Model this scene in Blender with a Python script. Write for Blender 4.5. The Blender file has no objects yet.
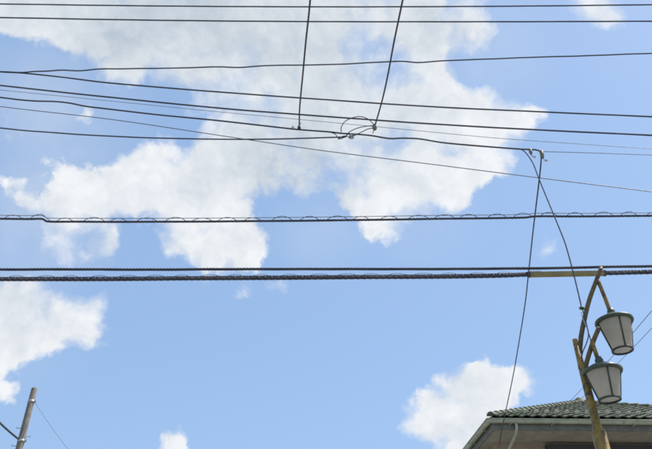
import bpy, bmesh, math, random
from mathutils import Vector, Matrix
random.seed(7)
scene = bpy.context.scene
COL = scene.collection

# ------------------------------------------------------------------ camera
F_PX, PITCH, ROLL, CAM_Z = 660.0, math.radians(35.8), math.radians(1.0), 2.5
PW, PH = 652.0, 449.0
FWD = Vector((0, math.cos(PITCH), math.sin(PITCH)))
_r = Vector((1, 0, 0)); _u = _r.cross(FWD)
RIGHT = _r * math.cos(ROLL) - _u * math.sin(ROLL)
UP = _u * math.cos(ROLL) + _r * math.sin(ROLL)
EYE = Vector((0, 0, CAM_Z))
cam_d = bpy.data.cameras.new('camera')
cam_d.sensor_width = 36.0
cam_d.lens = 36.0 * F_PX / PW
cam_d.clip_end = 20000
cam = bpy.data.objects.new('camera', cam_d)
cam.matrix_world = Matrix((
    (RIGHT.x, UP.x, -FWD.x, EYE.x), (RIGHT.y, UP.y, -FWD.y, EYE.y),
    (RIGHT.z, UP.z, -FWD.z, EYE.z), (0, 0, 0, 1)))
COL.objects.link(cam)
scene.camera = cam


def ray(px, py):
    return FWD + RIGHT * ((px - PW / 2) / F_PX) + UP * ((PH / 2 - py) / F_PX)


def at(px, py, Y):            # a sighting in the photograph, placed at the distance Y along the street normal
    d = ray(px, py)
    return EYE + d * (Y / d.y)


def proj(P):
    d = P - EYE
    z = d.dot(FWD)
    return PW / 2 + F_PX * d.dot(RIGHT) / z, PH / 2 - F_PX * d.dot(UP) / z


# ------------------------------------------------------------------ exposure
scene.view_settings.view_transform = 'Standard'
scene.view_settings.look = 'None'
scene.view_settings.exposure = 0.85
scene.view_settings.gamma = 1.0
scene.view_settings.use_curve_mapping = False
scene.cycles.use_denoising = True
scene.cycles.max_bounces = 8
scene.cycles.filter_width = 2.0
scene.cycles.adaptive_threshold = 0.02
scene.cycles.adaptive_min_samples = 8

# ------------------------------------------------------------------ world: sky with cumulus
SUN_EL, SUN_AZ = math.radians(58), math.radians(79)     # azimuth clockwise from +Y: high, off to the right
world = bpy.data.worlds.new('World')
scene.world = world
world.use_nodes = True
NT = world.node_tree
NT.nodes.clear()


class G:
    """tiny helper for building node graphs"""
    def __init__(s, nt): s.nt = nt
    def n(s, t, **kw):
        o = s.nt.nodes.new(t)
        for k, v in kw.items(): setattr(o, k, v)
        return o
    def put(s, sock, v):
        if isinstance(v, bpy.types.NodeSocket): s.nt.links.new(v, sock)
        else: sock.default_value = v
    def m(s, op, a, b=0.0, clamp=False):
        o = s.n('ShaderNodeMath', operation=op); o.use_clamp = clamp
        s.put(o.inputs[0], a); s.put(o.inputs[1], b)
        return o.outputs[0]
    def v(s, op, a, b=None, scale=None):
        o = s.n('ShaderNodeVectorMath', operation=op)
        s.put(o.inputs[0], a)
        if b is not None: s.put(o.inputs[1], b)
        if scale is not None: s.put(o.inputs['Scale'], scale)
        return o.outputs['Value'] if op in ('DISTANCE', 'LENGTH', 'DOT_PRODUCT') else o.outputs['Vector']
    def mr(s, x, a, b, c=0.0, d=1.0, kind='SMOOTHSTEP'):
        o = s.n('ShaderNodeMapRange', interpolation_type=kind)
        s.put(o.inputs['Value'], x)
        for nm, val in (('From Min', a), ('From Max', b), ('To Min', c), ('To Max', d)): s.put(o.inputs[nm], val)
        return o.outputs[0]
    def noise(s, vec, scale, detail=6.0, rough=0.55, lac=2.0, color=False):
        o = s.n('ShaderNodeTexNoise')
        s.put(o.inputs['Vector'], vec)
        o.inputs['Scale'].default_value = scale; o.inputs['Detail'].default_value = detail
        o.inputs['Roughness'].default_value = rough; o.inputs['Lacunarity'].default_value = lac
        return o.outputs['Color'] if color else o.outputs['Fac']
    def mix(s, f, a, b, blend='MIX'):
        o = s.n('ShaderNodeMix', data_type='RGBA', blend_type=blend)
        s.put(o.inputs['Factor'], f)
        ins = [i for i in o.inputs if i.type == 'RGBA']
        s.put(ins[0], a); s.put(ins[1], b)
        return [x for x in o.outputs if x.type == 'RGBA'][0]


g = G(NT)
tc = g.n('ShaderNodeTexCoord')
DIR = g.v('NORMALIZE', tc.outputs['Generated'])
sky = g.n('ShaderNodeTexSky', sky_type='NISHITA')
sky.sun_disc = False
sky.sun_elevation = SUN_EL
sky.sun_rotation = SUN_AZ
sky.altitude = 50
sky.air_density = 1.0
sky.dust_density = 1.0
sky.ozone_density = 1.0

# clouds are described by their bearing in the sky (unit vectors), frayed by warped fractal noise
warp1 = g.v('SUBTRACT', g.noise(DIR, 7.0, 3.0, 0.5, color=True), (0.5, 0.5, 0.5))
warp2 = g.v('SUBTRACT', g.noise(DIR, 26.0, 5.0, 0.62, color=True), (0.5, 0.5, 0.5))
PWARP = g.v('ADD', DIR, g.v('ADD', g.v('SCALE', warp1, scale=0.05), g.v('SCALE', warp2, scale=0.036)))


def bearing(px, py):
    return ray(px, py).normalized()


def field(blobs, pos):
    tot = None
    for (px, py, r, a) in blobs:
        c = bearing(px, py)
        rad = (bearing(px + r, py) - bearing(px - r, py)).length / 2
        d = g.v('DISTANCE', pos, tuple(c))
        val = g.mr(d, rad, 0.0, 0.0, a)
        tot = val if tot is None else g.m('ADD', tot, val)
    return tot


CLOUDS = [
    # great bank
    (20, -20, 70, .9), (22, 28, 40, .5), (60, 20, 62, .9), (110, 30, 70, 1), (170, 30, 80, 1), (240, 30, 90, 1), (320, 30, 90, 1),
    (400, 15, 70, .8), (440, 30, 62, .55), (472, 42, 45, .42), (478, 20, 34, .3), (120, 80, 40, .45), (190, 75, 60, .5), (250, 110, 80, .9),
    (330, 110, 80, 1), (400, 100, 70, .9), (440, 110, 60, .9), (480, 118, 46, .9), (512, 118, 34, .75), (535, 113, 24, .6),
    (480, 150, 42, .7), (440, 165, 52, .7), (500, 165, 28, .35), (380, 165, 62, .8), (310, 160, 62, .8), (240, 165, 66, .9),
    (200, 180, 62, .9), (150, 180, 58, .95), (110, 190, 50, .85), (80, 205, 48, .62), (70, 165, 40, .30), (180, 230, 55, .9),
    (235, 235, 46, .95), (255, 248, 34, .6), (120, 235, 45, .35), (75, 245, 50, .5), (50, 250, 40, .3), (210, 255, 40, .5), (160, 140, 34, .4),
    (390, 210, 44, .45), (385, 238, 32, .5), (372, 222, 26, .3), (405, 222, 30, .3), (430, 190, 46, .5), (470, 178, 34, .4), (345, 200, 40, .35), (375, 190, 44, .4), (400, 200, 36, .3), (300, 190, 30, .3), (415, 180, 44, .4), (505, 135, 40, .4), (528, 128, 26, .35), (305, 245, 34, .2), (350, 235, 30, .1),
    (-40, 10, 70, .8), (-110, 60, 90, .8), (60, -70, 80, 1), (200, -60, 110, 1), (340, -60, 100, 1), (430, -50, 60, .6),
    # ragged thin margins
    (60, 130, 70, .2), (20, 160, 60, .2), (60, 190, 60, .25), (40, 225, 50, .32), (95, 255, 40, .25), (150, 100, 50, .2), (480, 20, 50, .3),
    (492, 45, 34, .22), (440, 205, 44, .3), (470, 195, 36, .22), (330, 240, 50, .14), (265, 275, 40, .2), (230, 275, 30, .2), (110, 275, 40, .12),
    # small wisps
    (85, 116, 30, .6), (12, 118, 32, .4), (20, 190, 34, .45), (5, 175, 28, .45), (28, 208, 22, .3), (5, 140, 22, .22),
    (605, 8, 36, .8), (590, -6, 26, .5), (618, 20, 20, .42), (525, 6, 24, .46), (518, 24, 18, .36), (548, 243, 24, .5),
    (240, 292, 16, .34), (278, 290, 20, .34), (560, -20, 40, .4),
    # low bank on the left
    (30, 310, 60, 1), (0, 320, 60, 1), (75, 315, 44, 1), (92, 330, 28, .8), (96, 308, 20, .5), (20, 345, 46, .7), (-40, 330, 70, 1),
    (5, 390, 30, .65), (60, 345, 34, .5), (-30, 380, 50, .8), (95, 345, 20, .4),
    # low cumulus
    (485, 388, 42, 1), (455, 400, 46, 1), (422, 412, 38, .9), (517, 383, 30, .8), (460, 430, 48, .9), (430, 430, 30, .5),
    (410, 420, 20, .4), (490, 420, 40, .5), (470, 460, 50, .6), (172, 446, 20, .7), (160, 452, 20, .5), (182, 452, 18, .5),
]
HOLES = [(40, 98, 38, .42), (20, 70, 34, .45), (115, 125, 34, .42), (65, 135, 40, .4), (135, 248, 32, .62), (318, 228, 36, .55),
         (300, 255, 28, .4), (445, 232, 30, .25), (20, 150, 34, .3), (150, 105, 24, .30), (475, 72, 26, .35), (5, 240, 40, .3), (35, 265, 30, .35)]
pos_f = field(CLOUDS, PWARP)
neg_f = field(HOLES, PWARP)
fbm = g.noise(PWARP, 15.0, 7.0, 0.6)
fbm_big = g.noise(DIR, 5.0, 5.0, 0.55)
# outside the part of the sky that was surveyed the same kind of broken cumulus goes on all round
d_c = g.v('DISTANCE', DIR, tuple(bearing(326, 224)))
far_mask = g.mr(d_c, 0.50, 0.72)
other = g.m('MULTIPLY', g.mr(fbm_big, 0.46, 0.62), far_mask)
other = g.m('MULTIPLY', other, g.mr(g.v('DOT_PRODUCT', DIR, (0, 0, 1)), -0.02, 0.12))
dens = g.m('SUBTRACT', g.m('ADD', g.m('MINIMUM', pos_f, 1.25), other), neg_f)
dens2 = g.m('ADD', dens, g.m('MULTIPLY', g.m('SUBTRACT', fbm, 0.5), 1.15))
vor = g.n('ShaderNodeTexVoronoi', voronoi_dimensions='3D', feature='F1')
g.put(vor.inputs['Vector'], PWARP)
vor.inputs['Scale'].default_value = 26.0; vor.inputs['Detail'].default_value = 2.0; vor.inputs['Roughness'].default_value = 0.55
billow = g.m('SUBTRACT', vor.outputs['Distance'], 0.66)          # rounded lobes with creases between them
dens2 = g.m('SUBTRACT', dens2, g.m('MULTIPLY', billow, 0.36))
soft = g.mr(g.noise(DIR, 9.0, 2.0), 0.36, 0.64, 0.30, 1.05)
alpha = g.mr(dens2, 0.13, g.m('ADD', 0.13, soft))
alpha = g.m('MULTIPLY', alpha, g.mr(g.m('ADD', pos_f, other), 0.04, 0.16))
veil = g.m('MULTIPLY', field([(60, 120, 130, .30), (40, 210, 110, .30), (480, 60, 90, .25), (420, 200, 90, .22), (320, 225, 70, .18), (0, 330, 120, .15)], DIR), g.mr(fbm_big, 0.35, 0.65, 0.35, 1.0))
alpha = g.m('MULTIPLY', g.m('MAXIMUM', alpha, veil), 0.97)

# thickness: where the bank is deep its underside turns a pale blue grey, the thin rims stay white
GREY = [(110, 30, 80, .6), (200, 40, 110, .7), (320, 50, 110, .8), (420, 30, 70, .6), (300, 150, 80, .8), (380, 150, 60, .4),
        (240, 150, 70, .6), (195, 190, 40, .45), (20, 5, 80, .6), (90, 60, 60, .4), (400, 110, 60, .3), (270, 200, 50, .5), (150, 235, 50, .25), (460, 425, 50, .2), (10, 320, 60, .35), (55, 335, 30, .2), (200, -80, 200, .7), (330, 185, 50, .6), (110, 245, 40, .3),
        (440, 150, 30, .2), (470, 40, 40, .4)]
grey_f = g.m('MINIMUM', field(GREY, PWARP), 1.0)
grey_f = g.m('ADD', grey_f, g.m('MULTIPLY', other, 0.5))
sunv = Vector((math.sin(SUN_AZ) * math.cos(SUN_EL), math.cos(SUN_AZ) * math.cos(SUN_EL), math.sin(SUN_EL)))
fbm_off = g.noise(g.v('ADD', PWARP, tuple(sunv * 0.012)), 15.0, 4.0, 0.6)
relief = g.m('SUBTRACT', fbm, fbm_off)
shade = g.m('ADD', g.m('MULTIPLY', grey_f, 0.92), g.m('MULTIPLY', g.m('SUBTRACT', fbm, 0.5), 0.9))
shade = g.m('ADD', shade, g.m('MULTIPLY', g.m('SUBTRACT', g.noise(DIR, 10.0, 5.0, 0.6), 0.5), 0.9))
shade = g.m('SUBTRACT', shade, g.m('MULTIPLY', relief, 1.6))
shade = g.m('ADD', shade, g.m('ADD', g.m('MULTIPLY', billow, 0.35), 0.06))
shade = g.mr(shade, -0.05, 1.35, 0.0, 1.0, 'LINEAR')
CL_LIT, CL_GREY = (3.40, 3.47, 3.55, 1), (1.85, 2.15, 2.46, 1)
SKY_TINT = (0.9, 0.9, 0.88, 1)
HAZE_BLUE = (1.19, 1.83, 2.92, 1)
cloud_col = g.mix(shade, CL_LIT, CL_GREY)
# a thin even summer haze lies over the clear blue
sky_col = g.mix(0.72, g.mix(1.0, sky.outputs[0], SKY_TINT, 'MULTIPLY'), HAZE_BLUE)
col = g.mix(alpha, sky_col, cloud_col)
bg = g.n('ShaderNodeBackground')
NT.links.new(col, bg.inputs['Color'])
bg.inputs['Strength'].default_value = 0.15
wo = g.n('ShaderNodeOutputWorld')
NT.links.new(bg.outputs[0], wo.inputs['Surface'])
world.cycles.sampling_method = 'MANUAL'
world.cycles.sample_map_resolution = 512

# ------------------------------------------------------------------ sun
sd = bpy.data.lights.new('sun', 'SUN')
sd.energy = 3.6
sd.angle = math.radians(0.53)
sd.color = (1.0, 0.95, 0.87)
sun = bpy.data.objects.new('sun', sd)
sun.rotation_euler = (-sunv).to_track_quat('-Z', 'Y').to_euler()
sun.location = (20, -20, 40)
COL.objects.link(sun)


# ------------------------------------------------------------------ materials
def material(name, c1, c2=None, scale=8.0, rough=0.6, metal=0.0, bump=0.0, bump_scale=40.0, translucent=0.0, spots=None):
    m = bpy.data.materials.new(name); m.use_nodes = True
    nt = m.node_tree; nt.nodes.clear(); q = G(nt)
    t = q.n('ShaderNodeTexCoord'); P = t.outputs['Object']
    base = (*c1, 1)
    if c2 is not None:
        f = q.mr(q.noise(P, scale, 6.0, 0.65), 0.35, 0.65)
        base = q.mix(f, (*c1, 1), (*c2, 1))
    if spots is not None:
        f = q.mr(q.noise(P, spots[1], 4.0, 0.7), spots[2], spots[2] + 0.1)
        base = q.mix(f, base, (*spots[0], 1))
    b = q.n('ShaderNodeBsdfPrincipled')
    q.put(b.inputs['Base Color'], base)
    q.put(b.inputs['Roughness'], q.mr(q.noise(P, scale * 2, 3.0), 0.3, 0.7, max(rough - .1, .05), min(rough + .1, 1)))
    b.inputs['Metallic'].default_value = metal
    if bump:
        bn = q.n('ShaderNodeBump'); bn.inputs['Strength'].default_value = bump; bn.inputs['Distance'].default_value = 0.01
        q.put(bn.inputs['Height'], q.noise(P, bump_scale, 5.0, 0.6)); nt.links.new(bn.outputs[0], b.inputs['Normal'])
    out = q.n('ShaderNodeOutputMaterial'); sh = b.outputs[0]
    if translucent:
        tr = q.n('ShaderNodeBsdfTranslucent'); q.put(tr.inputs['Color'], base)
        mx = q.n('ShaderNodeMixShader'); mx.inputs[0].default_value = translucent
        nt.links.new(sh, mx.inputs[1]); nt.links.new(tr.outputs[0], mx.inputs[2]); sh = mx.outputs[0]
    nt.links.new(sh, out.inputs['Surface'])
    return m


M = dict(
    black=material('black_insulation', (.040, .042, .060), (.075, .078, .10), 3, .9),
    thin=material('bare_steel_wire', (.10, .11, .14), (.16, .17, .20), 9, .5),
    grey_cable=material('weathered_grey_cable', (.045, .048, .066), (.075, .08, .10), 6, .6),
    steel=material('galvanised_steel', (.42, .43, .44), (.30, .31, .32), 20, .45, .6),
    porcelain=material('insulator_porcelain', (.20, .19, .12), (.12, .13, .09), 30, .35),
    connector=material('pale_connector', (.55, .55, .52), (.40, .40, .38), 40, .5),
    sleeve=material('weathered_yellow_sleeve', (.33, .27, .12), (.24, .20, .10), 5, .6, spots=((.12, .10, .06), 14, .62)),
    paint=material('ochre_post_paint', (.31, .19, .034), (.16, .11, .028), 11, .55, bump=.4, spots=((.05, .04, .025), 15, .55)),
    arm_dark=material('ochre_arm_dark', (.15, .10, .026), (.075, .055, .022), 11, .6, bump=.4, spots=((.26, .16, .035), 13, .62)),  # both lamp arms: darker ochre than the post, with lighter ochre spots
    green=material('lantern_green', (.035, .06, .042), (.06, .085, .06), 14, .45, bump=.15),
    base_glass=material('clear_frosted_base', (.85, .85, .85), (.78, .78, .78), 5, .3, translucent=.6),
    rib=material('lantern_rib', (.03, .045, .04), (.05, .065, .055), 14, .45),
    frost=material('frosted_glass', (.78, .73, .63), (.66, .61, .51), 4, .35, translucent=.6),
    tile=material('roof_tile_glaze', (.062, .080, .046), (.098, .112, .074), 3.0, .7, bump=.4, spots=((.03, .033, .02), 9, .58)),
    tile2=material('roof_tile_glaze_pale', (.065, .075, .048), (.10, .105, .075), 3.0, .7, bump=.4, spots=((.035, .038, .025), 7, .58)),
    guard=material('snow_guard', (.62, .60, .50), (.48, .47, .40), 12, .5),
    gutter=material('gutter_vinyl', (.40, .42, .33), (.27, .30, .22), 2.5, .5, spots=((.16, .18, .11), 6, .56)),
    fascia=material('fascia_board', (.16, .16, .14), (.12, .12, .105), 5, .7),
    soffit=material('soffit_board', (.36, .34, .30), (.28, .27, .24), 4, .8, spots=((.2, .18, .15), 5, .62)),
    wall=material('plaster_wall', (.36, .29, .24), (.30, .25, .21), 3, .9, bump=.5, bump_scale=120),
    alu=material('bronze_aluminium', (.09, .09, .10), (.07, .07, .08), 10, .4, .5),
    glass=material('window_glass', (.04, .05, .06), (.05, .06, .07), 2, .08),
    door=material('door_wood', (.16, .09, .05), (.11, .06, .035), 5, .5),
    concrete=material('pole_concrete', (.21, .19, .165), (.15, .14, .125), 6, .85, bump=.4, spots=((.15, .14, .13), 9, .6)),
    asphalt=material('asphalt', (.05, .05, .052), (.065, .065, .066), 30, .9, bump=.6, bump_scale=150),
    paving=material('pavement_concrete', (.33, .32, .30), (.27, .265, .25), 4, .9, bump=.3),
    kerb=material('kerb_stone', (.36, .355, .34), (.28, .28, .27), 6, .9, bump=.3),
    ground=material('ground_gravel', (.24, .22, .18), (.17, .17, .13), 1.5, .95, bump=.5),
    marking=material('road_paint', (.78, .78, .76), (.62, .62, .60), 12, .7),
)


# ------------------------------------------------------------------ mesh helpers
def obj(name, bm, mat, parent=None, smooth=False):
    me = bpy.data.meshes.new(name)
    bm.normal_update()
    bm.to_mesh(me); bm.free()
    if smooth:
        me.polygons.foreach_set('use_smooth', [True] * len(me.polygons))
    me.materials.append(mat)
    o = bpy.data.objects.new(name, me)
    COL.objects.link(o)
    if parent is not None: o.parent = parent
    return o


def empty(name, loc, label, cat, group=None, rz=0.0):
    o = bpy.data.objects.new(name, None)
    o.empty_display_size = 0.1
    COL.objects.link(o); o.location = loc; o.rotation_euler = (0, 0, rz)
    tag(o, label, cat, group)
    return o


def tag(o, label, cat, group=None):
    o['label'] = label; o['category'] = cat
    if group: o['group'] = group
    return o


def box(bm, x0, x1, y0, y1, z0, z1, mtx=None):
    vs = [bm.verts.new(Vector(c) if mtx is None else mtx @ Vector(c)) for c in
          ((x0, y0, z0), (x1, y0, z0), (x1, y1, z0), (x0, y1, z0), (x0, y0, z1), (x1, y0, z1), (x1, y1, z1), (x0, y1, z1))]
    for f in ((3, 2, 1, 0), (4, 5, 6, 7), (0, 1, 5, 4), (1, 2, 6, 5), (2, 3, 7, 6), (3, 0, 4, 7)):
        bm.faces.new([vs[i] for i in f])


def frames(pts):
    out = []
    up = Vector((0, 0, 1)); n = None
    for i, p in enumerate(pts):
        t = (pts[min(i + 1, len(pts) - 1)] - pts[max(i - 1, 0)]).normalized()
        if n is None:
            a = up if abs(t.z) < 0.9 else Vector((1, 0, 0))
            n = (a - t * a.dot(t)).normalized()
        else:
            n = (n - t * n.dot(t)).normalized()
        out.append((p, t, n, t.cross(n)))
    return out


def tube(bm, pts, rad, sides=6, cap=True):
    fr = frames(pts)
    if not callable(rad):
        if isinstance(rad, (list, tuple)):
            rl = list(rad); rf = lambda i: rl[i]
        else:
            rf = lambda i: rad
    else:
        rf = rad
    rings = []
    for i, (p, t, n, b) in enumerate(fr):
        r = rf(i)
        rings.append([bm.verts.new(p + (n * math.cos(2 * math.pi * k / sides) + b * math.sin(2 * math.pi * k / sides)) * r) for k in range(sides)])
    for a, c in zip(rings, rings[1:]):
        for k in range(sides):
            bm.faces.new((a[k], a[(k + 1) % sides], c[(k + 1) % sides], c[k]))
    if cap:
        bm.faces.new(list(reversed(rings[0]))); bm.faces.new(rings[-1])


def lathe(bm, prof, org, axis=Vector((0, 0, 1)), sides=32):
    a = axis.normalized(); n = a.orthogonal().normalized(); b = a.cross(n)
    rings = []
    for (r, z) in prof:
        if r < 1e-6: rings.append([bm.verts.new(org + a * z)])
        else: rings.append([bm.verts.new(org + a * z + (n * math.cos(2 * math.pi * k / sides) + b * math.sin(2 * math.pi * k / sides)) * r) for k in range(sides)])
    for p, q in zip(rings, rings[1:]):
        for k in range(sides):
            k2 = (k + 1) % sides
            vs = ([p[0]] if len(p) == 1 else [p[k], p[k2]]) + ([q[0]] if len(q) == 1 else [q[k2], q[k]])
            if len(vs) >= 3: bm.faces.new(vs)


def catmull(pts, step):
    P = [pts[0] * 2 - pts[1]] + list(pts) + [pts[-1] * 2 - pts[-2]]
    out = []
    for i in range(1, len(P) - 2):
        p0, p1, p2, p3 = P[i - 1:i + 3]
        L = (p2 - p1).length
        t1 = (p2 - p0) / max((p2 - p1).length + (p1 - p0).length, 1e-6) * L
        t2 = (p3 - p1) / max((p3 - p2).length + (p2 - p1).length, 1e-6) * L
        n = max(2, int(L / step))
        for k in range(n):
            t = k / n
            out.append(p1 * (2*t**3 - 3*t**2 + 1) + t1 * (t**3 - 2*t**2 + t) + p2 * (-2*t**3 + 3*t**2) + t2 * (t**3 - t**2))
    out.append(pts[-1].copy())
    return out


def extend(pts, left=True, right=True, L=12.0):
    pts = list(pts)
    if left:
        d = pts[0] - pts[min(2, len(pts) - 1)]; pts.insert(0, pts[0] + d.normalized() * L)
    if right:
        d = pts[-1] - pts[-min(3, len(pts))]; pts.append(pts[-1] + d.normalized() * L)
    return pts


def wire_mesh(pts, rad, strands=1, pitch=0.25, step=None, wob=0.0):
    """a cable through pts; several strands are laid up as a helix"""
    bm = bmesh.new()
    if strands == 1:
        c = catmull(pts, step or 0.12)
        if wob:
            ph = [random.uniform(0, 6.28) for _ in range(3)]
            c = [p + Vector((0, 0, wob * (math.sin(i * .31 + ph[0]) + .6 * math.sin(i * .73 + ph[1])))) for i, p in enumerate(c)]
        tube(bm, c, rad, 6)
        return bm
    c = catmull(pts, step or pitch / 8)
    if wob:
        ph = [random.uniform(0, 6.28) for _ in range(3)]; s = 0
        k = (step or pitch / 8)
        c = [p + Vector((0, 0, wob * (math.sin(i * k * 5.1 + ph[0]) + .6 * math.sin(i * k * 11.3 + ph[1])))) for i, p in enumerate(c)]
    fr = frames(c); s = 0.0; ang = []
    for i in range(len(c)):
        if i: s += (c[i] - c[i - 1]).length
        ang.append(2 * math.pi * s / pitch)
    off = rad * (0.36 if strands == 2 else 0.33)
    sr = rad * (0.58 if strands == 2 else 0.60)
    for k in range(strands):
        a0 = 2 * math.pi * k / strands
        tube(bm, [p + (n * math.cos(a + a0) + b * math.sin(a + a0)) * off for (p, t, n, b), a in zip(fr, ang)], sr, 5)
    return bm


def px_wire(name, label, cat, pts, Y, rad, mat='black', strands=1, pitch=.25, ext=(True, True), wob=0.0, group=None):
    P = [at(x, y, Y if not callable(Y) else Y(x, y)) for x, y in pts]
    P = extend(P, *ext)
    return tag(obj(name, wire_mesh(P, rad, strands, pitch, None, wob), M[mat], None, True), label, cat, group)


# ------------------------------------------------------------------ ground, road, pavements (below the frame)
def sheet(name, x0, x1, y0, y1, z, mat):
    bm = bmesh.new()
    bm.faces.new([bm.verts.new(c) for c in ((x0, y0, z), (x1, y0, z), (x1, y1, z), (x0, y1, z))])
    o = obj(name, bm, M[mat]); o['kind'] = 'structure'; return o


sheet('ground', -3000, 3000, -3000, 3000, -0.01, 'ground')
sheet('road', -80, 80, -3.4, 4.4, -0.002, 'asphalt')
for nm, y in (('road_marking', -3.1), ('road_marking', 4.0)):
    sheet(nm, -80, 80, y, y + .15, 0.002, 'marking')
for y0, y1 in ((4.6, 7.4), (-6.0, -3.6)):
    bm = bmesh.new(); box(bm, -80, 80, y0, y1, -.05, .12); o = obj('pavement', bm, M['paving']); o['kind'] = 'structure'
for y0, y1 in ((4.4, 4.598), (-3.598, -3.4)):
    bm = bmesh.new(); box(bm, -80, 80, y0, y1, -.05, .13); o = obj('kerb', bm, M['kerb']); o['kind'] = 'structure'

# ------------------------------------------------------------------ house with pyramid roof
ZE = 7.2                                                     # gutter rim height
dcor = ray(487, 418.4); GC = EYE + dcor * ((ZE - CAM_Z) / dcor.z)
YAW = math.radians(4.75)
S, HR = 3.956, 1.84                                         # half width and rise of the roof
hu = Vector((math.cos(YAW), math.sin(YAW), 0)); hv = Vector((-math.sin(YAW), math.cos(YAW), 0))
house = empty('house', (GC.x, GC.y, 0), 'two storey beige plaster house with green tiled pyramid roof and pale gutters', 'house', None, YAW)
# local frame: gutter rim corner at (0,0,ZE); x along the street front, y to the back
WID = 2 * S + .2                                            # rim to rim
OV, OS = 1.05, 0.45                                         # rim to wall: front, sides
x0, x1 = OS, WID - OS
bm = bmesh.new(); box(bm, x0, x1, OV, x1, 0, ZE - .13)
wall = obj('wall', bm, M['wall'], house)
bm = bmesh.new(); box(bm, .16, WID - .16, .16, WID - .16, ZE - .155, ZE - .125)
soffit = obj('soffit', bm, M['soffit'], house)
# fascia boards
bm = bmesh.new()
for k in range(4):
    mt = Matrix.Translation((WID / 2, WID / 2, 0)) @ Matrix.Rotation(k * math.pi / 2, 4, 'Z') @ Matrix.Translation((-WID / 2, -WID / 2, 0))
    box(bm, .13, WID - .16, .13, .158, ZE - .19, ZE - .01, mt)
obj('fascia', bm, M['fascia'], house)
# gutters: half round trough on each side with rolled rim
for k in range(4):
    mt = Matrix.Translation((WID / 2, WID / 2, 0)) @ Matrix.Rotation(k * math.pi / 2, 4, 'Z') @ Matrix.Translation((-WID / 2, -WID / 2, 0))
    prof = []
    for i in range(11):
        a = math.pi * i / 10
        prof.append((.06 - .06 * math.cos(a), -.075 * math.sin(a) ** .7 if 0 < i < 10 else 0))
    inner = [(.06 + (y - .06) * .9, z * .9 + .002) for y, z in reversed(prof)]
    rim = [(-.008, -.004), (-.010, .006), (-.004, .014), (.004, .010)]
    ring = prof + inner[0:] 
    ring = [(y, z) for y, z in ring]
    bm = bmesh.new()
    R0 = [bm.verts.new(mt @ Vector((y, y, ZE + z))) for y, z in ring]
    R1 = [bm.verts.new(mt @ Vector((WID - y, y, ZE + z))) for y, z in ring]
    n = len(ring)
    for i in range(n):
        bm.faces.new((R0[i], R0[(i + 1) % n], R1[(i + 1) % n], R1[i]))
    gt = obj('gutter', bm, M['gutter'], house)
    bm = bmesh.new(); tube(bm, [mt @ Vector((-.004, -.004, ZE)), mt @ Vector((WID + .004, -.004, ZE))], .013, 8)
    obj('gutter_rim', bm, M['gutter'], gt, True)
    for j in range(9):
        bx = .5 + j * (WID - 1) / 8
        bm = bmesh.new(); box(bm, bx - .012, bx + .012, .01, .128, ZE - .094, ZE - .082, mt)
        obj('bracket', bm, M['gutter'], gt)
# downspout elbow under the front gutter, near the corner
bm = bmesh.new()
tube(bm, catmull([Vector((.62, .06, ZE - .07)), Vector((.62, .07, ZE - .17)), Vector((.60, .22, ZE - .30)), Vector((.56, .80, ZE - .52)), Vector((.55, .98, ZE - .66)), Vector((.55, .99, .2))], .05), .029, 10)
obj('downspout', bm, M['gutter'], house, True)
# roof deck
TX, TZ = .10, .06
A = Vector((TX + S, TX + S, ZE + TZ + HR))
bm = bmesh.new()
cs = [Vector((TX + .02, TX + .02, ZE + TZ - .03)), Vector((WID - TX - .02, TX + .02, ZE + TZ - .03)), Vector((WID - TX - .02, WID - TX - .02, ZE + TZ - .03)), Vector((TX + .02, WID - TX - .02, ZE + TZ - .03))]
vv = [bm.verts.new(c) for c in cs]; va = bm.verts.new(A - Vector((0, 0, .05)))
vb = [bm.verts.new(c - Vector((0, 0, .05))) for c in cs]
for i in range(4):
    bm.faces.new((vv[i], vv[(i + 1) % 4], va)); bm.faces.new((vb[i], vb[(i + 1) % 4], vv[(i + 1) % 4], vv[i]))
bm.faces.new(list(reversed(vb)))
roof = obj('roof', bm, M['fascia'], house)
# tiles: S-profile pieces, one mesh shared
SL = math.hypot(S, HR); ROWS = 17; EXPO = SL / ROWS; TW = 0.235
NC = int(round(2 * S / TW)); TW = 2 * S / NC


def tile_mesh(name, mat):
    bm = bmesh.new()
    prof = []
    for i in range(9):
        t = i / 8
        prof.append((t * TW * 1.04 - TW * .02, .034 * (0.5 + 0.5 * math.sin(2 * math.pi * (t - .12)))))
    rows = []
    for (l, dz) in ((-.02, .036), (EXPO * 1.12, .004)):
        rows.append([bm.verts.new((x, l, z + dz)) for x, z in prof])
    low = [bm.verts.new((x, -.02, z + .010)) for x, z in prof]
    for i in range(8):
        bm.faces.new((rows[0][i], rows[0][i + 1], rows[1][i + 1], rows[1][i]))
        bm.faces.new((low[i], low[i + 1], rows[0][i + 1], rows[0][i]))
    me = bpy.data.meshes.new(name); bm.normal_update(); bm.to_mesh(me); bm.free(); me.materials.append(M[mat])
    return me


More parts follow.
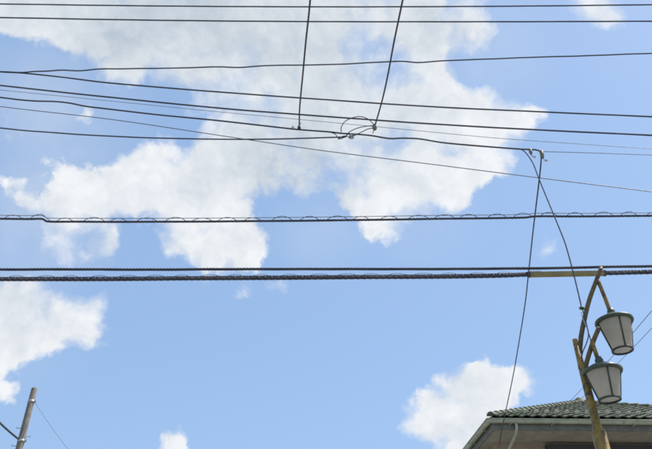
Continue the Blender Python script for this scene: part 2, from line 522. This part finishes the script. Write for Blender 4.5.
TM = [tile_mesh('roof_tile', 'tile'), tile_mesh('roof_tile', 'tile2')]
slope = math.atan2(HR, S)
stuff_bm = bmesh.new()
for side in range(4):
    mt = Matrix.Translation((WID / 2, WID / 2, 0)) @ Matrix.Rotation(side * math.pi / 2, 4, 'Z') @ Matrix.Translation((-WID / 2, -WID / 2, 0))
    base = mt @ Matrix.Translation((TX, TX, ZE + TZ)) @ Matrix.Rotation(slope, 4, 'X')
    for r in range(ROWS):
        l = r * EXPO + (0 if side == 0 else .11)
        half = S * (1 - (l + EXPO * .35) / SL)
        for c in range(NC):
            xc = (c + .5) * TW
            if abs(xc - S) > half + TW * .1: continue
            lm = base @ Matrix.Translation((c * TW, l, random.uniform(0, .008))) @ Matrix.Rotation(random.uniform(-.012, .012), 4, 'Z') @ Matrix.Rotation(random.uniform(-.01, .01), 4, 'X')
            if side == 0:
                o = bpy.data.objects.new('roof_tile', TM[0 if random.random() < .6 else 1]); COL.objects.link(o)
                o.parent = roof; o.matrix_local = lm
                if r == 2:
                    bm = bmesh.new()
                    mm = lm
                    pr = [(-.055, 0), (.055, 0), (.055, .04), (.035, .07), (-.035, .07), (-.055, .04)]
                    f = [bm.verts.new(mm @ Vector((TW * .38 + x, .10, z + .04))) for x, z in pr]
                    b_ = [bm.verts.new(mm @ Vector((TW * .38 + x, .13, z + .04))) for x, z in pr]
                    bm.faces.new(f); bm.faces.new(list(reversed(b_)))
                    for i in range(6): bm.faces.new((f[i], b_[i], b_[(i + 1) % 6], f[(i + 1) % 6]))
                    bmesh.ops.recalc_face_normals(bm, faces=bm.faces)
                    obj('snow_guard', bm, M['guard'], roof)
            else:
                tmp = bmesh.new(); tmp.from_mesh(TM[0]); tmp.transform(lm)
                me = bpy.data.meshes.new('t'); tmp.to_mesh(me); tmp.free(); stuff_bm.from_mesh(me); bpy.data.meshes.remove(me)
st = obj('side_slope_tiles', stuff_bm, M['tile'], roof); st['kind'] = 'stuff'
# hip cap tiles: half barrels stepping up each hip


def hip_mesh():
    bm = bmesh.new(); L = .30; rings = []
    for (l, r, dz) in ((-.02, .085, .02), (.0, .088, .022), (L, .070, 0.0)):
        rings.append([bm.verts.new((math.cos(math.pi * k / 8) * r * -1, l, math.sin(math.pi * k / 8) * r * .95 + dz)) for k in range(9)])
    for a, b in zip(rings, rings[1:]):
        for k in range(8): bm.faces.new((a[k], b[k], b[k + 1], a[k + 1]))
    bm.faces.new(list(rings[0]))
    bmesh.ops.recalc_face_normals(bm, faces=bm.faces)
    me = bpy.data.meshes.new('hip_tile'); bm.to_mesh(me); bm.free(); me.materials.append(M['tile'])
    me.polygons.foreach_set('use_smooth', [True] * len(me.polygons))
    return me


HM = hip_mesh()
for k, c in enumerate(((TX, TX), (WID - TX, TX), (WID - TX, WID - TX), (TX, WID - TX))):
    p = Vector((c[0], c[1], ZE + TZ + .015)); d = A + Vector((0, 0, .015)) - p
    L = d.length; d.normalize(); n = int(L / .26)
    q = d.to_track_quat('Y', 'Z')
    for i in range(n):
        o = bpy.data.objects.new('hip_tile', HM); COL.objects.link(o); o.parent = roof
        o.matrix_local = Matrix.Translation(p + d * (L * (i / n) + .06)) @ q.to_matrix().to_4x4() @ Matrix.Rotation(random.uniform(-.02, .02), 4, 'Z')
bm = bmesh.new()
lathe(bm, [(.0, .17), (.05, .165), (.10, .14), (.13, .10), (.15, .04), (.19, .0), (.20, -.06), (.0, -.08)], A, sides=16)
obj('roof_finial', bm, M['tile'], roof, True)
# window on the upper floor, front wall: shutter box, frame, panes
bm = bmesh.new(); box(bm, 1.55, 4.9, OV - .12, OV - .002, ZE - .62, ZE - .225)
obj('shutter_box', bm, M['alu'], house)
for wx in (1.7, 3.3):
    bm = bmesh.new()
    for a in ((wx, wx + 1.3, ZE - .70, ZE - .622), (wx, wx + 1.3, ZE - 2.0, ZE - 1.92), (wx, wx + .06, ZE - 1.92, ZE - .70), (wx + 1.24, wx + 1.3, ZE - 1.92, ZE - .70), (wx + .62, wx + .68, ZE - 1.92, ZE - .70)):
        box(bm, a[0], a[1], OV - .07, OV - .003, a[2], a[3])
    w = obj('window', bm, M['alu'], house)
    for pxx in (wx + .06, wx + .68):
        bm = bmesh.new(); box(bm, pxx, pxx + .56, OV - .03, OV - .02, ZE - 1.92, ZE - .70)
        obj('pane', bm, M['glass'], w)
bm = bmesh.new(); box(bm, 1.4, 2.4, OV - .05, OV - .002, .15, 2.2); dr = obj('door', bm, M['door'], house)
bm = bmesh.new(); tube(bm, [Vector((2.28, OV - .09, 1.0)), Vector((2.28, OV - .09, 1.3))], .015, 8); obj('handle', bm, M['steel'], dr)

# ------------------------------------------------------------------ street lamp with two lanterns
LY = 6.2
pb = at(604.5, 449, LY); pt = at(573.2, 339.5, LY)
base = Vector(((pb.x + pt.x) / 2, LY, .12))
lamp = empty('street_lamp', base, 'ochre painted street lamp post carrying two green capped frosted lanterns on slanting arms', 'street lamp')


def L(v): return v - base


bx, zt = base.x, pt.z
zc = at(599.5, 432, LY).z
bm = bmesh.new()
lathe(bm, [(0, 0), (.11, 0), (.11, .5), (.075, .55), (.066, zc - .13), (.062, zc - .125), (.055, zc - .1), (.044, zc - .098), (.036, zt - .5), (.025, zt - .12), (0, zt - .12)], Vector((0, 0, 0)), sides=24)
obj('post', bm, M['paint'], lamp, True)


def rod(name, pixels, r, dy=0.0, mat='paint', rl=None):
    P = [L(at(x, y, LY + d)) for (x, y), d in zip(pixels, dy if isinstance(dy, (list, tuple)) else [dy] * len(pixels))]
    C = catmull(P, .04)
    bm = bmesh.new()
    tube(bm, C, r if rl is None else [rl[0] + (rl[1] - rl[0]) * i / (len(C) - 1) for i in range(len(C))], 12)
    return obj(name, bm, M[mat], lamp, True)


rod('arm', [(581.0, 369), (579.6, 358), (580.6, 341), (582.2, 330), (585.2, 316), (589.6, 299), (601.3, 267.5)], .026, 0.0, 'arm_dark', rl=(.026, .022))
rod('hanger_rod', [(597.2, 279), (603.5, 294), (611.3, 314.5)], .021)
rod('arm', [(583.5, 376), (587, 361), (592.5, 343.5), (599, 327.5)], .023, [0, -.04, -.08, -.12], 'arm_dark')
rod('hanger_rod', [(591.8, 341.5), (594, 348), (597.3, 357.5)], .021, -.09)


def lantern(ctop, cbot, name='lantern'):
    ct, cb = L(ctop), L(cbot)
    c = Vector(((ct.x + cb.x) / 2, (ct.y + cb.y) / 2, cb.z)); h = ct.z - cb.z
    RT, RB = .170, .100
    prof = [(RB, 0), (RB + (RT - RB) * .5, h * .5), (RT, h)]
    bm = bmesh.new()
    lathe(bm, [(r - .004, z) for r, z in prof] , c, sides=48)
    root = obj(name, bm, M['frost'], lamp, True)
    bm = bmesh.new(); lathe(bm, [(RB - .012, .012), (0, .008)], c, sides=40); obj('bottom_glass', bm, M['base_glass'], root, True)
    bm = bmesh.new()
    lathe(bm, [(RT - .02, h - .02), (RT + .016, h - .022), (RT + .024, h - .008), (RT + .020, h + .012), (RT - .02, h + .030), (RT * .6, h + .060), (.05, h + .080), (.038, h + .085)], c, sides=48)
    obj('cap', bm, M['green'], root, True)
    bm = bmesh.new()
    lathe(bm, [(.034, h + .075), (.040, h + .085), (.040, h + .125), (.036, h + .13), (.03, h + .135), (.03, h + .15), (0, h + .15)], c, sides=24)
    obj('neck', bm, M['green'], root, True)
    bm = bmesh.new()
    lathe(bm, [(RB - .011, -.004), (RB + .006, -.006), (RB + .008, .010), (RB - .002, .014), (RB - .011, .009), (RB - .011, -.004)], c, sides=48)
    obj('bottom_ring', bm, M['rib'], root, True)
    for k in range(4):
        a = math.radians(-94 + 90 * k)
        d = Vector((math.cos(a), math.sin(a), 0))
        bm = bmesh.new(); tube(bm, [c + d * (RB + .002) + Vector((0, 0, .005)), c + d * (RT + .002) + Vector((0, 0, h - .012))], .0085, 6)
        obj('rib', bm, M['rib'], root, True)
    bm = bmesh.new(); lathe(bm, [(0, h - .20), (.035, h - .18), (.045, h - .13), (.03, h - .07), (.025, h)], c, sides=16)
    obj('bulb', bm, M['connector'], root, True)
    return root


lantern(at(614.2, 321.5, LY), at(622.6, 350.5, LY))
lantern(at(602.0, 371.5, LY - .09), at(610.0, 400, LY - .09))
# feed: small insulator on the arm, pale loop and dark tails
ins = L(at(581.6, 308, LY))
bm = bmesh.new(); lathe(bm, [(0, -.02), (.018, -.018), (.026, -.004), (.026, .006), (.015, .016), (0, .02)], ins, sides=14)
obj('feed_insulator', bm, M['green'], lamp, True)
rod('bracket', [(581.6, 308.3), (586.8, 309.5)], .007)
rod('feed_wire', [(581, 310), (581.8, 316), (584, 321), (586, 327)], .004, -.03, 'connector')
rod('feed_wire', [(582.6, 310), (586.5, 324), (588.4, 333), (590.8, 340), (591, 346)], .0055, -.04, 'black')
rod('feed_wire', [(586.8, 326), (588.6, 335), (585.4, 346), (583, 351), (581.5, 358)], .0055, -.045, 'black')

# ------------------------------------------------------------------ overhead lines along the far pavement
px_wire('power_line', 'high voltage line running highest of all the overhead wires', 'power line',
        [(0, 4), (110, 5.5), (220, 6.5), (330, 6.9), (430, 6.7), (540, 6), (652, 4.8)], 7.0, .0138, 'black', 3, .12)
px_wire('power_line', 'high voltage line second from the top, just below the highest wire', 'power line',
        [(0, 17.6), (110, 19.6), (220, 21), (330, 21.7), (440, 21.8), (540, 21.7), (652, 21.3)], 6.8, .0138, 'black', 3, .12)
px_wire('service_cable', 'wavy slack twisted cable rising away from the line it meets', 'cable',
        [(0, 71.6), (22, 72.6), (34, 71.6), (47, 71.2), (62, 70.2), (80, 70.6), (100, 69), (125, 68.9), (150, 68.4), (180, 68), (220, 67), (240, 67.4), (265, 65.6), (300, 65.2), (345, 64), (385, 62), (402, 61.4), (418, 62.4), (440, 61),
         (470, 59.8), (520, 57.8), (560, 56.6), (600, 55.2), (652, 53.4)], 6.55, .0118, 'black', 3, .14, wob=.002)
px_wire('power_line', 'low voltage line falling steadily just above its parallel twin', 'power line',
        [(0, 71.8), (22, 73), (60, 77), (110, 83), (220, 92.1), (330, 100), (435, 106.9), (540, 111.8), (652, 116.8)], 6.6, .013, 'black', 3, .12)
px_wire('power_line', 'low voltage line just beneath its parallel twin, above the spliced cable', 'power line',
        [(0, 85.4), (55, 91.5), (110, 97.3), (220, 108.2), (330, 116.8), (436, 124.2), (540, 130), (652, 135.4)], 6.7, .0138, 'black', 3, .12)
SY = 6.5
px_wire('service_cable', 'kinked cable passing through the splice and ending at the two insulators', 'cable',
        [(0, 97.4), (20, 99.8), (35, 101), (55, 101.6), (70, 103.2), (85, 106.2), (110, 109.2), (160, 115), (220, 120.8), (280, 127.6), (298, 129.6), (330, 132), (341, 133.3), (357, 134.2),
         (372, 135.7), (383, 137.6), (391, 138.6), (402, 138.2), (419, 138.9), (440, 142.3), (460, 144.4), (500, 147.6), (522, 149.2), (535, 149.7), (538.5, 150.5), (541, 152)], SY, .013, 'black', 3, .13, (True, False))
px_wire('service_cable', 'nearly level cable that ends at the pale splice connector', 'cable',
        [(0, 128), (25, 130.6), (50, 132.4), (80, 134.6), (120, 136.6), (152, 137.9), (220, 139.3), (265, 139.2), (300, 138.4), (325, 137.6), (346, 137)], SY, .0112, 'black', 3, .13, (True, False))
px_wire('guy_wire', 'thin grey wire slanting down across the sky below the spliced cable', 'wire',
        [(0, 106.5), (110, 119.3), (220, 135.5), (318, 150), (440, 165.3), (545, 178.6), (652, 191.8)], 7.6, .0068, 'thin')
px_wire('guy_wire', 'thin pale wire running alongside the lower low voltage line', 'wire',
        [(0, 90), (110, 101), (220, 112), (280, 117.6), (400, 129), (500, 138.4), (580, 144), (652, 149)], 7.8, .0042, 'thin')
px_wire('guy_wire', 'short thin wire leaving the insulator at the end of the spliced cable', 'wire',
        [(541.5, 151.6), (600, 153.2), (652, 155)], SY, .0045, 'thin', ext=(False, True))

# service drops going over the road behind the viewer
def drop(name, label, pixels, depths, rad, insul, strands=3, pitch=.13, cat='service drop'):
    P = [at(x, y, d) for (x, y), d in zip(pixels, depths)]
    e = empty(name, P[0], label, cat)
    if insul is None: Q = P
    else: Q = P
    bm = wire_mesh([p - P[0] for p in Q], rad, strands, pitch)
    obj('wire', bm, M['black'], e, True)
    return e, P


e, P = drop('service_drop', 'twisted service drop tied to the spliced cable by a small dark knob',
            [(299.2, 127.5), (299.7, 108), (302.8, 74), (306, 40), (309.5, 8), (315, -60), (325, -150)], [6.5, 6.0, 5.25, 4.6, 4.1, 3.3, 2.5], .0118, None)
bm = bmesh.new(); lathe(bm, [(0, -.03), (.018, -.028), (.024, -.01), (.022, .012), (.012, .03), (0, .034)], Vector((0, 0, 0)), sides=12); obj('knob', bm, M['alu'], e, True)
bm = bmesh.new(); tube(bm, catmull([Vector((-.02, -.01, .0)), Vector((.012, -.012, .05)), Vector((.022, -.012, .075))], .02), .005, 6); obj('tie', bm, M['black'], e, True)
bm = bmesh.new(); tube(bm, catmull([Vector((-.1, -.01, -.016)), Vector((-.085, -.016, .006)), Vector((-.07, -.01, -.018))], .02), .006, 6); obj('tie', bm, M['black'], e, True)
e, P = drop('service_drop', 'twisted service drop hung on a porcelain insulator beside the looped splice',
            [(374.6, 127), (382, 101), (388, 74), (394, 42), (402.5, 1), (414, -60), (432, -150)], [6.5, 5.95, 5.35, 4.75, 4.1, 3.3, 2.5], .0118, None)
bm = bmesh.new(); lathe(bm, [(0, -.055), (.018, -.052), (.030, -.03), (.026, -.012), (.032, .0), (.024, .02), (.016, .04), (.012, .055), (0, .056)], Vector((0, -.005, -.005)), sides=16); obj('insulator', bm, M['porcelain'], e, True)
bm = bmesh.new(); tube(bm, [Vector((-.012, 0, -.05)), Vector((-.03, 0, -.115))], .007, 6); obj('tie', bm, M['steel'], e, True)

# splice connector with looping jumpers
sp = at(351.5, 136.6, SY)
spl = empty('wire_splice', sp, 'pale splice connector with three looping black jumper wires', 'connector')
bm = bmesh.new(); box(bm, -.035, .032, -.03, .03, -.026, .026); bmesh.ops.bevel(bm, geom=bm.edges[:], offset=.009, segments=2, affect='EDGES')
obj('connector_body', bm, M['connector'], spl, True)
bm = bmesh.new(); tube(bm, [Vector((.02, -.035, .0)), Vector((.055, -.035, .004))], .017, 10); obj('connector_cap', bm, M['porcelain'], spl, True)
for pts in ([(341.2, 132), (341.4, 127), (345, 121.5), (352, 118), (359, 116.6), (366, 118), (372, 122.5), (374.5, 127)],
            [(346, 135.8), (350, 131.5), (358, 128), (366, 126.3), (374, 125.6)],
            [(354, 135.6), (361, 132.4), (368, 129), (374, 128)],
            [(329, 132), (335, 134), (339, 138.8), (343, 138), (349, 133.6)],
            [(338, 139.2), (344, 136), (350, 137.5)]):
    bm = bmesh.new(); tube(bm, catmull([at(x, y, SY - .02) - sp for x, y in pts], .02), .0062, 6)
    obj('jumper_wire', bm, M['black'], spl, True)

# two insulators at the cable end
for (x, y), lab, hgt in (((530.2, 150.2), 'small insulator clamp hanging from the cable short of its end', .075), ((541.3, 152), 'larger porcelain insulator at the very end of the spliced cable', .105)):
    p = at(x, y, SY)
    e = empty('insulator', p, lab, 'insulator')
    bm = bmesh.new(); r = .024 if hgt < .1 else .028
    lathe(bm, [(0, .02), (r * .7, .018), (r, .006), (r * .8, -hgt * .3), (r, -hgt * .45), (r * .75, -hgt * .7), (r * .5, -hgt), (0, -hgt)], Vector((0, 0, 0)), sides=16)
    obj('porcelain_body', bm, M['porcelain'], e, True)
    q0 = Vector((0, 0, -hgt)); q1 = Vector((.02, -.01, -hgt - .05)); 
    bm = bmesh.new(); tube(bm, catmull([q0, Vector((.004, 0, -hgt - .03)), q1], .02), .006, 6); obj('pin', bm, M['steel'], e, True)
    bm = bmesh.new(); tube(bm, [q1, q1 + Vector((.022, 0, -.008))], .014, 8); obj('clamp', bm, M['connector'], e, True)

# drop to the house
pix = [(541.2, 156), (541, 163), (538.4, 187), (533.4, 228), (528.3, 275), (525.6, 300), (521, 330), (513.4, 374), (505, 414.5), (501.2, 433), (499.5, 445.5)]
dep = []
for i, (x, y) in enumerate(pix):
    t = (y - 156) / (414.5 - 156); dep.append(6.5 + 6.6 * t ** 1.3 if t <= 1 else (13.3 if y < 440 else 13.7))
e, P = drop('house_service_drop', 'twisted service drop descending from the end insulator to the house eave', pix, dep, .011, None, 3, .15)
# drop to the lamp
px_wire('lamp_service_drop', 'twisted supply wire curving down from the cable end to the street lamp', 'service drop',
        [(521.5, 149.4), (526, 153), (532.6, 162.6), (539, 179), (546.6, 197.6), (554.8, 217.4), (560, 230), (565.7, 245), (573.9, 275), (579.2, 297), (581.6, 307.5)],
        lambda x, y: 6.47 - .27 * (y - 149) / 158, .0085, 'black', 3, .11, (False, False))

# lashed communication cable with spiral hangers
AY = 6.45
pA = [(0, 218.7), (30, 219), (42.5, 219), (47, 221.4), (75, 221.7), (150, 221.8), (220, 221.4), (330, 220.4), (440, 218.8), (500, 218), (526, 217.5), (534.5, 216.4), (570, 216.4), (610, 216.2), (652, 215.8)]
a0 = at(0, 218.7, AY)
eA = empty('lashed_cable', a0, 'single twisted communication cable hung in wide wire hangers under a thin messenger', 'cable')
PA = extend([at(x, y, AY) - a0 for x, y in pA], L=10)
obj('cable', wire_mesh(PA, .016, 3, .13), M['black'], eA, True)


def interp(pts, x):
    for (xa, ya), (xb, yb) in zip(pts, pts[1:]):
        if xa <= x <= xb: return ya + (yb - ya) * (x - xa) / (xb - xa)
    return pts[0][1] if x < pts[0][0] else pts[-1][1]


pM = [(x, y - (3.4 if x < 500 else 3.1)) for x, y in pA]
obj('messenger', wire_mesh(extend([at(x, y, AY) - a0 for x, y in pM], L=10), .0042, 1), M['thin'], eA, True)
x = -24.0
while x < 680:
    w = random.uniform(18, 24); hgt = random.uniform(3.7, 5.0)
    pts = []
    for k in range(13):
        t = k / 12; xx = x + w * t
        yy = interp(pA, xx) + 1.0 - (hgt + .6) * math.sin(math.pi * t) ** .62
        pts.append(at(xx, yy, AY - .035 * math.cos(math.pi * t)) - a0)
    bm = bmesh.new(); tube(bm, pts, .0042, 5)
    obj('hanger', bm, M['black'], eA, True)
    x += random.uniform(25.6, 28.4)

# pair of heavy telephone cables
BY = 6.75
px_wire('telephone_cable', 'bumpy black cable running just above the thickest cable', 'cable',
        [(0, 269.5), (70, 269.3), (150, 269.6), (220, 269.2), (330, 269), (440, 269), (520, 268.4), (560, 268), (600, 267), (652, 266.2)], BY - .05, .0195, 'black', 3, .12)
pB = [(0, 279.6), (110, 279.4), (220, 278.6), (330, 277.8), (440, 277), (500, 276), (528, 275), (604, 273.6), (652, 272.3)]
b0 = at(0, 279.6, BY)
eB = empty('telephone_cable', b0, 'thickest black telephone cable with lashing wire, lowest of the overhead cables', 'cable')
PB = extend([at(x, y, BY) - b0 for x, y in pB], L=10)
obj('cable', wire_mesh(PB, .025, 3, .22), M['black'], eB, True)
pBm = [(x, y - 2.2) for x, y in pB]
obj('messenger', wire_mesh(extend([at(x, y, BY) - b0 for x, y in pBm], L=10), .0085, 2, .08), M['grey_cable'], eB, True)
x = -20.0
while x < 524:
    w = random.uniform(18, 24)
    pts = []
    for k in range(11):
        t = k / 10; xx = x + w * t
        pts.append(at(xx, interp(pB, xx) - 1.4 - 2.6 * math.sin(math.pi * t) ** .7, BY - .04 * math.cos(math.pi * t)) - b0)
    bm = bmesh.new(); tube(bm, pts, .0032, 5); obj('hanger', bm, M['grey_cable'], eB, True)
    x += random.uniform(25, 29)
# protective sleeve round the thick cable
sA, sB = at(528.5, 274.6, BY - .02), at(604.5, 273.2, BY - .02)
eS = empty('cable_sleeve', sA, 'weathered yellow protective tube clipped round the thickest cable at the lamp', 'cable sleeve')
bm = bmesh.new()
D = sB - sA; tube(bm, [Vector(), D * .25, D * .5, D * .75, D], .035, 14); obj('tube', bm, M['sleeve'], eS, True)
for t in (.0, 1.0):
    bm = bmesh.new(); c = D * t; tube(bm, [c - D.normalized() * .012, c + D.normalized() * .012], .038, 14); obj('end_band', bm, M['alu'], eS, True)

# thin lines running off behind the house roof
px_wire('distant_wire', 'thin dark wire slanting down behind the roof peak, the upper of two', 'wire',
        [(700, 258), (652, 310.6), (611, 358), (571.7, 399.4), (540, 433)], lambda x, y: 8 + (700 - x) / 160 * 20, .009, 'thin', ext=(True, False))
px_wire('distant_wire', 'thin dark wire slanting down behind the roof peak, the lower of two', 'wire',
        [(700, 277), (652, 327.8), (621, 360), (579, 400.7), (550, 428)], lambda x, y: 8 + (700 - x) / 150 * 20, .0075, 'thin', ext=(True, False))

# ------------------------------------------------------------------ concrete utility pole down the street
PY = 17.0
pt = at(34.6, 388.2, PY)
pole = empty('utility_pole', (pt.x, PY, 0), 'bare grey concrete utility pole with step bolts standing apart from the house', 'utility pole')
H = pt.z
bm = bmesh.new(); lathe(bm, [(0, 0), (.145, 0), (.078, H - .02), (.07, H), (0, H + .005)], Vector(), sides=24); obj('shaft', bm, M['concrete'], pole, True)
for yy in (401.7, 441):
    z = at(25, yy, PY).z; r = .145 + (.078 - .145) * z / H
    bm = bmesh.new(); lathe(bm, [(r - .005, -.035), (r + .008, -.035), (r + .008, .035), (r - .005, .035)], Vector((0, 0, z)), sides=24); obj('band', bm, M['steel'], pole, True)
    bm = bmesh.new(); box(bm, r, r + .05, -.02, .02, z - .03, z + .03); obj('lug', bm, M['steel'], pole)
z = at(25, 428, PY).z; k = 0
while z > 2.2:
    s = 1 if k % 2 else -1; r = .145 + (.078 - .145) * z / H
    bm = bmesh.new(); tube(bm, [Vector((s * (r - .02), 0, z)), Vector((s * (r + .12), 0, z)), Vector((s * (r + .125), 0, z + .03))], .010, 6); obj('step_bolt', bm, M['steel'], pole)
    z -= .23; k += 1
px_wire('pole_cable', 'thick dark cable sagging down to the lower band of the concrete pole', 'cable',
        [(-60, 352), (-30, 392), (0, 422.8), (10, 432), (20.5, 440.5)], lambda x, y: 17 - (20.5 - x) * .03, .030, 'grey_cable', ext=(True, False))
px_wire('guy_wire', 'faint thin stay wire falling from the upper band of the concrete pole', 'wire',
        [(35, 402), (38.5, 408), (55, 432), (75, 458), (110, 500)], PY, .0048, 'thin', ext=(False, False))
